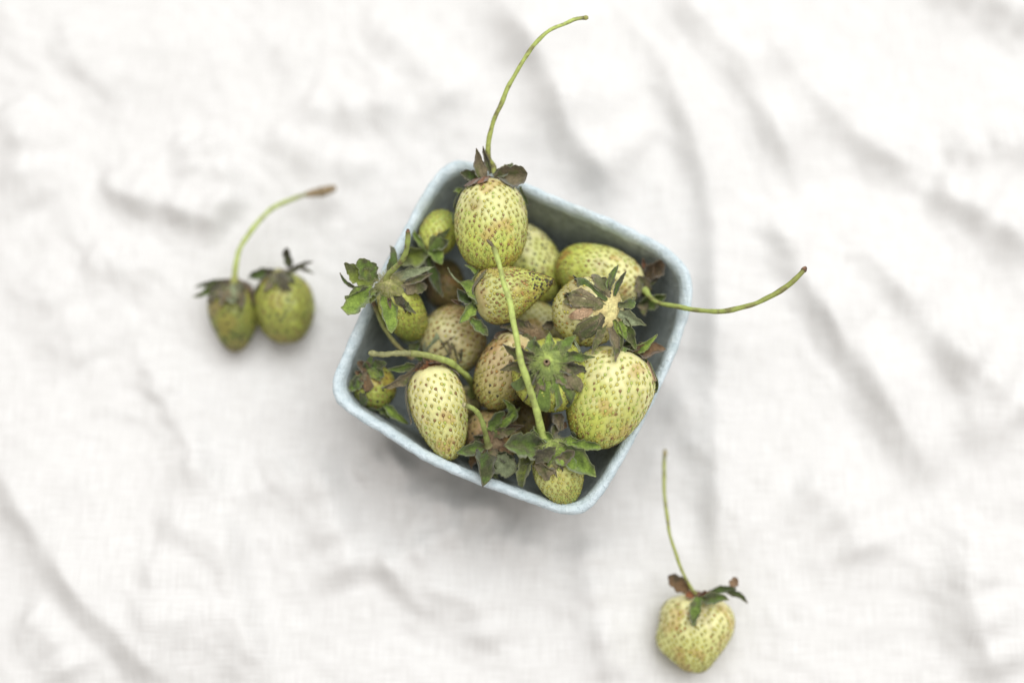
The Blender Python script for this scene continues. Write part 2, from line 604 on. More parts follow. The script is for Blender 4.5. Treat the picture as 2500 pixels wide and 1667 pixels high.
class Fruit:
    def __init__(self, cfg):
        self.cfg = cfg
        zc, zt = cfg['z']
        self.C = at(*cfg['crown'], zc)
        self.T = at(*cfg['tip'], zt)
        ext = cfg.get('ext', 0.0)
        if ext:
            self.T = self.T + nrm(self.T - self.C) * ext
        self.L = np.linalg.norm(self.T - self.C)
        self.a = (self.T - self.C) / self.L
        mid = (self.C + self.T) / 2
        self.R = cfg['w'] * mpp(mid) / 2
        h = np.array([0.0, 0.0, 1.0]) if abs(self.a[2]) < 0.9 else np.array([0.0, 1.0, 0.0])
        self.e1 = nrm(np.cross(self.a, h))
        self.e2 = np.cross(self.a, self.e1)
        self.k, self.p = cfg.get('shape', (0.22, 0.85))
        th = np.linspace(0, math.pi, 400)
        pr = np.sin(th) ** self.p * (1 + self.k * np.cos(th))
        self.pmax = pr.max()
        self.th = th
        self.pr = pr / self.pmax
        rng = np.random.RandomState(cfg['seed'])
        self.rng = rng
        self.waves = [(nrm(rng.normal(size=3)) * rng.uniform(1.5, 4.2), rng.uniform(0, 6.28), rng.uniform(0.4, 1)) for _ in range(6)]
        self.lump = cfg.get('lump', 0.045) * 1.35
        self.fine = [(nrm(rng.normal(size=3)) * rng.uniform(5, 9), rng.uniform(0, 6.28)) for _ in range(5)]
        self.bendv = cfg.get('bend', 0.0)

    def surf(self, th, ph):
        st, ct = np.sin(th), np.cos(th)
        d = np.stack([st * np.cos(ph), st * np.sin(ph), ct], -1)
        lum = sum(w * np.sin(d @ kv + o) for kv, o, w in self.waves) / 3
        lum = lum + sum(np.sin(d @ kv + o) for kv, o in self.fine) * 0.07
        r = self.R * np.maximum(st, 1e-6) ** self.p * (1 + self.k * ct) / self.pmax * (1 + self.lump * lum)
        for bt, bp_, amp, sg in self.cfg.get('bumps', []):
            dp = (ph - bp_ + math.pi) % (2 * math.pi) - math.pi
            r = r * (1 + amp * np.exp(-((th - bt) ** 2 + (dp * np.maximum(st, 0.2)) ** 2) / sg ** 2))
        s = (1 - ct) / 2 * self.L
        side = np.sin((1 - ct) / 2 * math.pi) * self.bendv * self.L
        return (self.C + self.a * s[..., None] + self.e1 * (r * np.cos(ph))[..., None] + self.e2 * (r * np.sin(ph))[..., None]
                + self.e2 * np.asarray(side)[..., None])

    def normal(self, th, ph):
        e = 0.02
        du = self.surf(th + e, ph) - self.surf(th - e, ph)
        dv = self.surf(th, ph + e) - self.surf(th, ph - e)
        nn = nrm(np.cross(dv, du))
        c = (self.C + self.T) / 2
        out = self.surf(th, ph) - c
        flip = np.sign(np.sum(nn * out, -1, keepdims=True))
        return nn * np.where(flip == 0, 1, flip)

    def push(self, Pts, eps=0.0011, limit=0.006):
        P = np.asarray(Pts, float).copy()
        q = P - self.C
        s = q @ self.a / self.L
        perp = q - np.outer(q @ self.a, self.a)
        rho = np.linalg.norm(perp, axis=1)
        inside = (s > 0) & (s < 1)
        th = np.arccos(np.clip(1 - 2 * s, -1, 1))
        rs = np.interp(th, self.th, self.pr) * self.R + eps
        inside &= rho < rs
        for i in np.where(inside)[0]:
            dr = rs[i] - rho[i]
            im = int(np.argmax(self.pr))
            tc = np.interp(min(rho[i] / self.R, 1.0), self.pr[:im + 1], self.th[:im + 1])
            sc = (1 - math.cos(tc)) / 2
            ds = (s[i] - sc) * self.L + eps
            if ds < dr and ds < limit * 1.5:
                P[i] -= self.a * ds
            elif dr < limit and rho[i] > 1e-6:
                P[i] += perp[i] / rho[i] * dr
        return P


def palette(cfg):
    return cfg.get('seeds', 'yyyyoooblt')


def build_fruit(fr, root, org):
    cfg, rng = fr.cfg, fr.rng
    nt_, np_ = 96, 150
    th = np.linspace(0.0, math.pi, nt_)
    th[0], th[-1] = 0.004, math.pi - 0.004
    ph = np.linspace(0, 2 * math.pi, np_, endpoint=False)
    TH, PHI = np.meshgrid(th, ph, indexing='ij')
    TH, PHI = TH.ravel(), PHI.ravel()
    V = fr.surf(TH, PHI)
    Nn = fr.normal(TH, PHI)
    # achenes: a golden spiral over the skin, closer together towards the tip
    area = 2.9 * math.pi * fr.R * fr.R * (0.4 + 0.6 * fr.L / (2 * fr.R))
    cnt = int(area / (cfg.get('gap', 2.3e-3) ** 2))
    t0 = np.linspace(0, math.pi, 600)
    dens = np.sin(t0) ** fr.p * (1 + fr.k * np.cos(t0)) * (0.75 + 0.9 * ((1 - np.cos(t0)) / 2) ** 1.5) * sstep(cfg.get('bare', 0.55), cfg.get('bare', 0.55) + 0.12, t0)
    cdf = np.cumsum(dens)
    cdf /= cdf[-1]
    i = np.arange(cnt) + 0.5
    sth = np.interp(i / cnt, cdf, t0) + rng.normal(0, 0.016, cnt)
    sph = i * 2.399963 + rng.normal(0, 0.035, cnt) / np.maximum(np.sin(sth), 0.3)
    keep = rng.rand(cnt) > 0.03
    sth, sph = np.clip(sth[keep], 0.1, math.pi - 0.05), sph[keep]
    S = fr.surf(sth, sph)
    SN = fr.normal(sth, sph)
    nearest = np.empty(len(V))
    for b in range(0, len(V), 4000):
        d2 = (V[b:b + 4000] ** 2).sum(1)[:, None] + (S ** 2).sum(1)[None] - 2 * V[b:b + 4000] @ S.T
        nearest[b:b + 4000] = np.sqrt(np.maximum(d2.min(1), 0))
    dim = np.exp(-(nearest / 0.00102) ** 2)
    puff = sstep(0.0008, 0.0016, nearest)
    dep = cfg.get('dimple', 0.00030)
    n1 = fbm(V, 130, cfg['seed'], 3)
    n2 = fbm(V, 330, cfg['seed'] + 9, 3)
    W = V + Nn * (-dim * dep + puff * dep * 0.15 + n2 * 0.00012)[:, None]
    # own colours of the skin
    s = (1 - np.cos(TH)) / 2
    c0, c1 = cfg.get('cols', (CREAM, YELG))
    t = sstep(0.15, 0.95, s + n1 * 0.28)
    col = lerp(c0, c1, t[:, None])
    col = lerp(col, CREAM * 1.06, (sstep(0.30, 0.08, s) * cfg.get('neck', 0.7))[:, None])
    ring = np.exp(-(nearest / 0.0013) ** 2) * cfg.get('ring', 0.5)
    col = lerp(col, cfg.get('ringcol', GREEN * 0.85), ring[:, None])
    bl = sstep(0.22, 0.42, fbm(V, 95, cfg['seed'] + 21, 4)) * cfg.get('blotch', 0.6) * 1.2
    col = lerp(col, ORANGE, (bl * (0.35 + 0.65 * np.exp(-(nearest / 0.0016) ** 2)))[:, None])
    bl2 = sstep(0.30, 0.55, fbm(V, 60, cfg['seed'] + 33, 3)) * cfg.get('brown', 0.4)
    col = lerp(col, BROWN, bl2[:, None])
    if cfg.get('tipdark'):
        col = lerp(col, BROWN * 0.7, (sstep(0.86, 1.0, s + n1 * 0.1) * cfg['tipdark'])[:, None])
    fruit = add('fruit', W, [f[::-1] for f in grid_faces(nt_, np_, True)], col, M_FRUIT, root, org)
    # make sure the normals face outward
    me = fruit.data
    f0 = me.polygons[len(me.polygons) // 2]
    if Vector(f0.normal).dot(Vector(f0.center) + Vector(org) - Vector((fr.C + fr.T) / 2)) < 0:
        me.flip_normals()
    # seeds
    pal = palette(cfg)
    size = cfg.get('ssize', 1.65e-3) * 0.98
    tocam = nrm(CAM - S)
    face = np.sum(tocam * SN, 1)
    VV, FF, CC, off = [], [], [], 0
    single = cfg.get('sharp', False)
    left = 290
    for q in range(len(S)):
        kcol = pal[rng.randint(len(pal))]
        if cfg.get('tipseeds') and sth[q] > 2.0 and rng.rand() < 0.75:
            kcol = cfg['tipseeds'][rng.randint(len(cfg['tipseeds']))]
        var = rng.randint(3)
        nn = SN[q]
        tx = fr.a - nn * np.dot(fr.a, nn)
        if np.linalg.norm(tx) < 0.1:
            tx = fr.e1 - nn * np.dot(fr.e1, nn)
        tx = nrm(tx)
        ty = np.cross(nn, tx)
        ang = rng.normal(0, 0.35)
        tx, ty = tx * math.cos(ang) + ty * math.sin(ang), ty * math.cos(ang) - tx * math.sin(ang)
        sz = size * rng.uniform(0.82, 1.15)
        pos = S[q] - nn * dep * 0.72
        Rm = np.column_stack([tx, ty, nn]) * sz
        if single and face[q] > 0.02 and left > 0:
            left -= 1
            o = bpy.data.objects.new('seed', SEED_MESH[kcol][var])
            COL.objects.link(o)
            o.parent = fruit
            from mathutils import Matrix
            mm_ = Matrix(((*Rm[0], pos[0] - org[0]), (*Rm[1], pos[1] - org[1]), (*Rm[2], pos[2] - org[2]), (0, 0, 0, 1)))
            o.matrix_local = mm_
        else:
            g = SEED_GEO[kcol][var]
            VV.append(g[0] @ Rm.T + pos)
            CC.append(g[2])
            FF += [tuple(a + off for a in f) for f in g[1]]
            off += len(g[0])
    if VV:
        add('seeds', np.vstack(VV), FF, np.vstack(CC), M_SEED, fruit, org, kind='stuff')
    return fruit


# sepal colours: main, second
SC = {
    'g': ((0.30, 0.42, 0.075), (0.19, 0.28, 0.055)), 'm': ((0.18, 0.27, 0.055), (0.15, 0.165, 0.07)),
    'd': ((0.11, 0.165, 0.042), (0.10, 0.11, 0.045)), 'k': ((0.25, 0.205, 0.12), (0.145, 0.16, 0.055)),
    'b': ((0.23, 0.14, 0.07), (0.13, 0.095, 0.05)), 'r': ((0.30, 0.12, 0.05), (0.14, 0.07, 0.04)),
    't': ((0.62, 0.42, 0.26), (0.40, 0.24, 0.13)), 'p': ((0.34, 0.39, 0.22), (0.23, 0.26, 0.145)),
    'o': ((0.25, 0.31, 0.06), (0.15, 0.17, 0.06)), 'n': ((0.10, 0.09, 0.055), (0.135, 0.155, 0.06)),
}
sep_rng = random.Random(77)


def build_sepal(sp, fr, calyx, org, zc, idx):
    bx, by, tx, ty, w, typ = sp[:6]
    opt = sp[6] if len(sp) > 6 else {}
    zb = zc + opt.get('zb', 0.0) * 1e-3
    zt = zc + opt.get('dz', sep_rng.uniform(-3, 1)) * 1e-3
    B, T = at(bx, by, zb), at(tx, ty, zt)
    px = mpp((B + T) / 2)
    Wd = w * px * 0.98
    tv = T - B
    Ln = np.linalg.norm(tv)
    n0 = nrm(CAM - (B + T) / 2) + np.array([sep_rng.uniform(-.35, .35), sep_rng.uniform(-.35, .35), 0])
    n0 = nrm(n0 - nrm(tv) * np.dot(n0, nrm(tv)))
    sd = np.cross(n0, nrm(tv))
    bend = opt.get('bend', sep_rng.uniform(0.02, 0.22))
    side = opt.get('side', sep_rng.uniform(-0.1, 0.1))
    curl = opt.get('curl', sep_rng.choice((-1, 1, 1)) * sep_rng.uniform(0.15, 0.75))
    Cp = (B + T) / 2 + n0 * bend * Ln * 2 * 0.5 + sd * side * Ln
    nu, nv = 15, 9
    u = np.linspace(0, 1, nu)[:, None]
    P = (1 - u) ** 2 * B + 2 * u * (1 - u) * Cp + u * u * T + n0 * curl * Ln * np.maximum(u - 0.45, 0) ** 2 * 2.2
    dP = nrm(2 * (1 - u) * (Cp - B) + 2 * u * (T - Cp))
    u1 = u[:, 0]
    nrmv = nrm(n0 - dP * (dP @ n0)[:, None])
    tw = opt.get('twist', sep_rng.uniform(-0.8, 0.8))
    cup = opt.get('cup', sep_rng.uniform(-0.2, 1.0))
    foldv = sep_rng.uniform(0.15, 0.7)
    blunt = opt.get('blunt', sep_rng.uniform(1.4, 2.5))
    wid = Wd / 2 * (0.42 + 0.58 * sstep(0, 0.42, u1)) * np.maximum(1 - u1 ** blunt, 0.0) ** 0.75
    wid = np.maximum(wid, 0.00012)
    f1, f2 = sep_rng.uniform(5, 9), sep_rng.uniform(0, 6.28)
    f3 = sep_rng.uniform(0, 6.28)
    V, C = [], []
    vv = np.linspace(-1, 1, nv)
    main, sec = (np.array(c) for c in SC[typ])
    for i in range(nu):
        a = tw * u1[i]
        s_ = np.cross(nrmv[i], dP[i])
        si = s_ * math.cos(a) + nrmv[i] * math.sin(a)
        ni = np.cross(dP[i], si)
        for j, v in enumerate(vv):
            ww = wid[i] * (1 + abs(v) * (0.13 * math.sin(f1 * 2.2 * u1[i] + f3 + (2 if v > 0 else 0)) + 0.10 * math.sin(f1 * 5.3 * u1[i] + f2 * 3 + (1 if v > 0 else 0))))
            h = wid[i] * (cup * v * v + foldv * abs(v)) + 0.13 * wid[i] * math.sin(f1 * u1[i] + f2 + v * 2.4) * abs(v)
            h += 0.07 * Wd * math.sin(3.1 * f1 * u1[i] + v * 5 + f3) * (0.4 + abs(v)) * 0.5
            V.append(P[i] + si * ww * v + ni * h)
    V = np.array(V)
    for f in FRUITS:
        V = f.push(V)
    uu = np.repeat(u1, nv)
    va = np.tile(np.abs(vv), nu)
    nz = fbm(V, 260, idx * 1.7 + 3, 3)
    col = lerp(main, sec, sstep(-0.15, 0.35, nz)[:, None])
    edge = sstep(0.8, 1.0, va) * 0.55 + sstep(0.88, 1.0, uu) * 0.5
    edgecol = np.array((0.38, 0.39, 0.18)) if typ in 'gmpo' else np.array((0.27, 0.22, 0.14))
    col = lerp(col, edgecol, np.clip(edge, 0, 0.8)[:, None])
    col = lerp(col, main * 1.35, (sstep(0.22, 0.0, va) * 0.35 * (1 - uu))[:, None])
    # two skins with a real thickness
    G = V.reshape(nu, nv, 3)
    gu = np.gradient(G, axis=0)
    gv = np.gradient(G, axis=1)
    nn = nrm(np.cross(gu, gv)).reshape(-1, 3)
    th = 0.00011
    VV = np.vstack([V + nn * th, V - nn * th])
    Fa = grid_faces(nu, nv)
    m = nu * nv
    Fb = [tuple(a + m for a in f[::-1]) for f in Fa]
    rimv = [i * nv for i in range(nu)] + [(nu - 1) * nv + j for j in range(1, nv)] + [i * nv + nv - 1 for i in range(nu - 2, -1, -1)] + list(range(nv - 2, 0, -1))
    Fr = [(rimv[q], rimv[q] + m, rimv[(q + 1) % len(rimv)] + m, rimv[(q + 1) % len(rimv)]) for q in range(len(rimv))]
    o = add('sepal', VV, [f[::-1] for f in Fa] + [f[::-1] for f in Fb] + Fr, np.vstack([col, col * 0.95]), M_SEPAL, calyx, org)
    return o


def tube(P, R, seg=10):
    P = np.asarray(P)
    T = nrm(np.gradient(P, axis=0))
    ref = np.array([0.0, 0.0, 1.0])
    V = []
    nprev = nrm(np.cross(T[0], ref) + 1e-6)
    for i in range(len(P)):
        nprev = nrm(nprev - T[i] * np.dot(nprev, T[i]))
        b = np.cross(T[i], nprev)
        for j in range(seg):
            a = 2 * math.pi * j / seg
            rr = R[i] * (1 + 0.07 * math.cos(3 * a + i * 0.12))
            V.append(P[i] + (nprev * math.cos(a) + b * math.sin(a)) * rr)
    m = len(P)
    F = [f[::-1] for f in grid_faces(m, seg, True)]
    F.append(tuple(range(seg)))
    F.append(tuple((m - 1) * seg + j for j in range(seg))[::-1])
    return np.array(V), [f[::-1] for f in F]


STEM_G = np.array((0.48, 0.58, 0.16))
STEM_O = np.array((0.30, 0.33, 0.08))
STEM_B = np.array((0.17, 0.13, 0.07))


def build_stem(st, root, org, seed):
    pts = [at(px, py, z * 1e-3) for px, py, z in st['pts']]
    P = open_spline(pts, 10)
    d = np.concatenate([[0], np.cumsum(np.linalg.norm(np.diff(P, axis=0), axis=1))])
    m = max(24, int(d[-1] / 0.0009))
    P = np.stack([np.interp(np.linspace(0, d[-1], m), d, P[:, k]) for k in range(3)], -1)
    wob = np.stack([np.array([mnoise.noise(Vector((d_ * 120, seed * 3.3, q * 9.1))) for d_ in np.linspace(0, d[-1], m)]) for q in range(3)], -1)
    P = P + wob * 0.00045 * sstep(0, 0.08, np.linspace(0, 1, m))[:, None]
    f = np.linspace(0, 1, m)
    pm = mpp(P.mean(0))
    r0, r1 = st['r']
    R = (r0 + (r1 - r0) * f) * pm
    R = R * (1 + 0.8 * np.exp(-f * d[-1] / 0.0022)) * (1 + 0.07 * np.sin(f * 23 + seed) + 0.05 * np.sin(f * 71))
    tipf = st.get('tip', 0.06)
    cut = int(m * (1 - tipf))
    V, F = tube(P[:cut + 1], R[:cut + 1])
    fv = np.repeat(f[:cut + 1], 10)
    base = st.get('col', (STEM_G, STEM_G))
    col = lerp(base[0], base[1], fv[:, None])
    nz = fbm(V * np.array([1, 1, 1]), 320, seed + 2, 3)
    col = lerp(col, STEM_B, (sstep(0.12, 0.45, nz) * st.get('spots', 0.55))[:, None])
    if st.get('basecol') is not None:
        col = lerp(col, st['basecol'], (np.exp(-fv * d[-1] / 0.004) * 0.8)[:, None])
    if tipf > 0:
        col = lerp(col, STEM_B, sstep(1 - tipf * 2.2, 1 - tipf, fv)[:, None] * 0.6)
    stem = add('stem', V, F, col, M_STEM, root, org)
    if tipf > 0:
        tw_ = st.get('tipw', 1.05)
        Rt = R[cut:] * (tw_ if tw_ < 1.5 else 1 + (tw_ - 1) * np.sin(np.linspace(0, math.pi * 0.88, len(R) - cut)) ** 0.7)
        Rt = Rt * (1 + 0.12 * np.sin(np.arange(len(Rt)) * 1.9 + seed))
        Rt[-1] *= 0.55
        V, F = tube(P[cut:], Rt)
        c = np.tile(st.get('tipcol', (0.20, 0.13, 0.075)), (len(V), 1)) * (1 + 0.5 * fbm(V, 700, seed, 2))[:, None]
        add('stem_tip', V, F, c, M_STEM, stem, org)
    return stem


def build_calyx(cx, fr, root, org, seed):
    """The heart of the calyx: an uneven little dome on the shoulder of the fruit."""
    r = cx['r'] * mpp(fr.C)
    hgt = cx.get('h', 0.3) * r
    nd = -fr.a
    nd = nrm(nd + np.array(cx.get('lean', (0, 0, 0.35))))
    e1 = nrm(np.cross(nd, np.array([0.3, 0.9, 0.2])))
    e2 = np.cross(nd, e1)
    rng = np.random.RandomState(seed + 50)
    m, rings = 30, 8
    C0 = fr.C + np.array(cx.get('off', (0, 0, 0))) * 1e-3
    V = []
    ph = rng.uniform(0, 6.28, 4)
    sq = cx.get('squash', 1.0)
    ragged = cx.get('ragged', 0.14)
    for i in range(rings):
        q = i / (rings - 1)
        for j in range(m):
            a = 2 * math.pi * j / m
            rr = r * q * (1 + ragged * q * (math.sin(3 * a + ph[0]) * 0.6 + math.sin(5 * a + ph[1]) * 0.6 + 0.5 * math.sin(9 * a + ph[2])))
            z = hgt * (1 - q * q) - 0.0006 * q
            V.append(C0 + e1 * rr * math.cos(a) + e2 * rr * math.sin(a) * sq + nd * z)
    V = np.array(V)
    nz = fbm(V, 420, seed + 4, 3)
    V += nd * (nz * r * cx.get('rough', 0.10))[:, None]
    lowr = np.repeat(np.arange(rings) == rings - 1, m)
    V[lowr] -= nd * r * 0.22
    V = fr.push(V, 0.0001)
    c0, c1 = cx['cols']
    q = np.repeat(np.linspace(0, 1, rings), m)
    col = lerp(np.array(c0), np.array(c1), sstep(0.1, 1.0, q + nz * 0.9)[:, None])
    F = grid_faces(rings, m, True)
    o = add('calyx', V, F, col, M_CALYX, root, org)
    f0 = o.data.polygons[m * 3]
    if Vector(f0.normal).dot(Vector(nd)) < 0:
        o.data.flip_normals()
    if cx.get('fuzz'):
        cnt, ln, hc = cx['fuzz']
        VV, FF = [], []
        for q in range(cnt):
            a = rng.uniform(0, 6.28)
            rr = math.sqrt(rng.uniform(0.02, 1)) * 1.1
            b = C0 + (e1 * math.cos(a) + e2 * math.sin(a) * sq) * r * rr + nd * hgt * max(0.0, 1 - rr * rr)
            out = e1 * math.cos(a) + e2 * math.sin(a)
            dr = nrm(out * (0.3 + rr) + nd * rng.uniform(0.25, 0.9) + rng.normal(0, 0.25, 3))
            sd = nrm(np.cross(dr, CAM - b)) * 0.000055
            l = ln * 1e-3 * rng.uniform(0.5, 1.2)
            mid = b + dr * l * 0.55
            tip = b + dr * l + nrm(np.cross(dr, nd)) * rng.normal(0, 0.15) * l - nd * l * 0.12
            k = len(VV)
            VV += [b - sd, b + sd, mid + sd * 0.8, mid - sd * 0.8, tip, b + nd * 0.00008, mid + nd * 0.00006]
            FF += [(k, k + 1, k + 2, k + 3), (k + 3, k + 2, k + 4), (k, k + 3, k + 6, k + 5), (k + 1, k + 5, k + 6, k + 2)]
        hcv = np.tile(hc, (len(VV), 1))
        add('fuzz', np.array(VV), FF, hcv, M_FUZZ, o, org, kind='stuff', smooth=False)
    return o


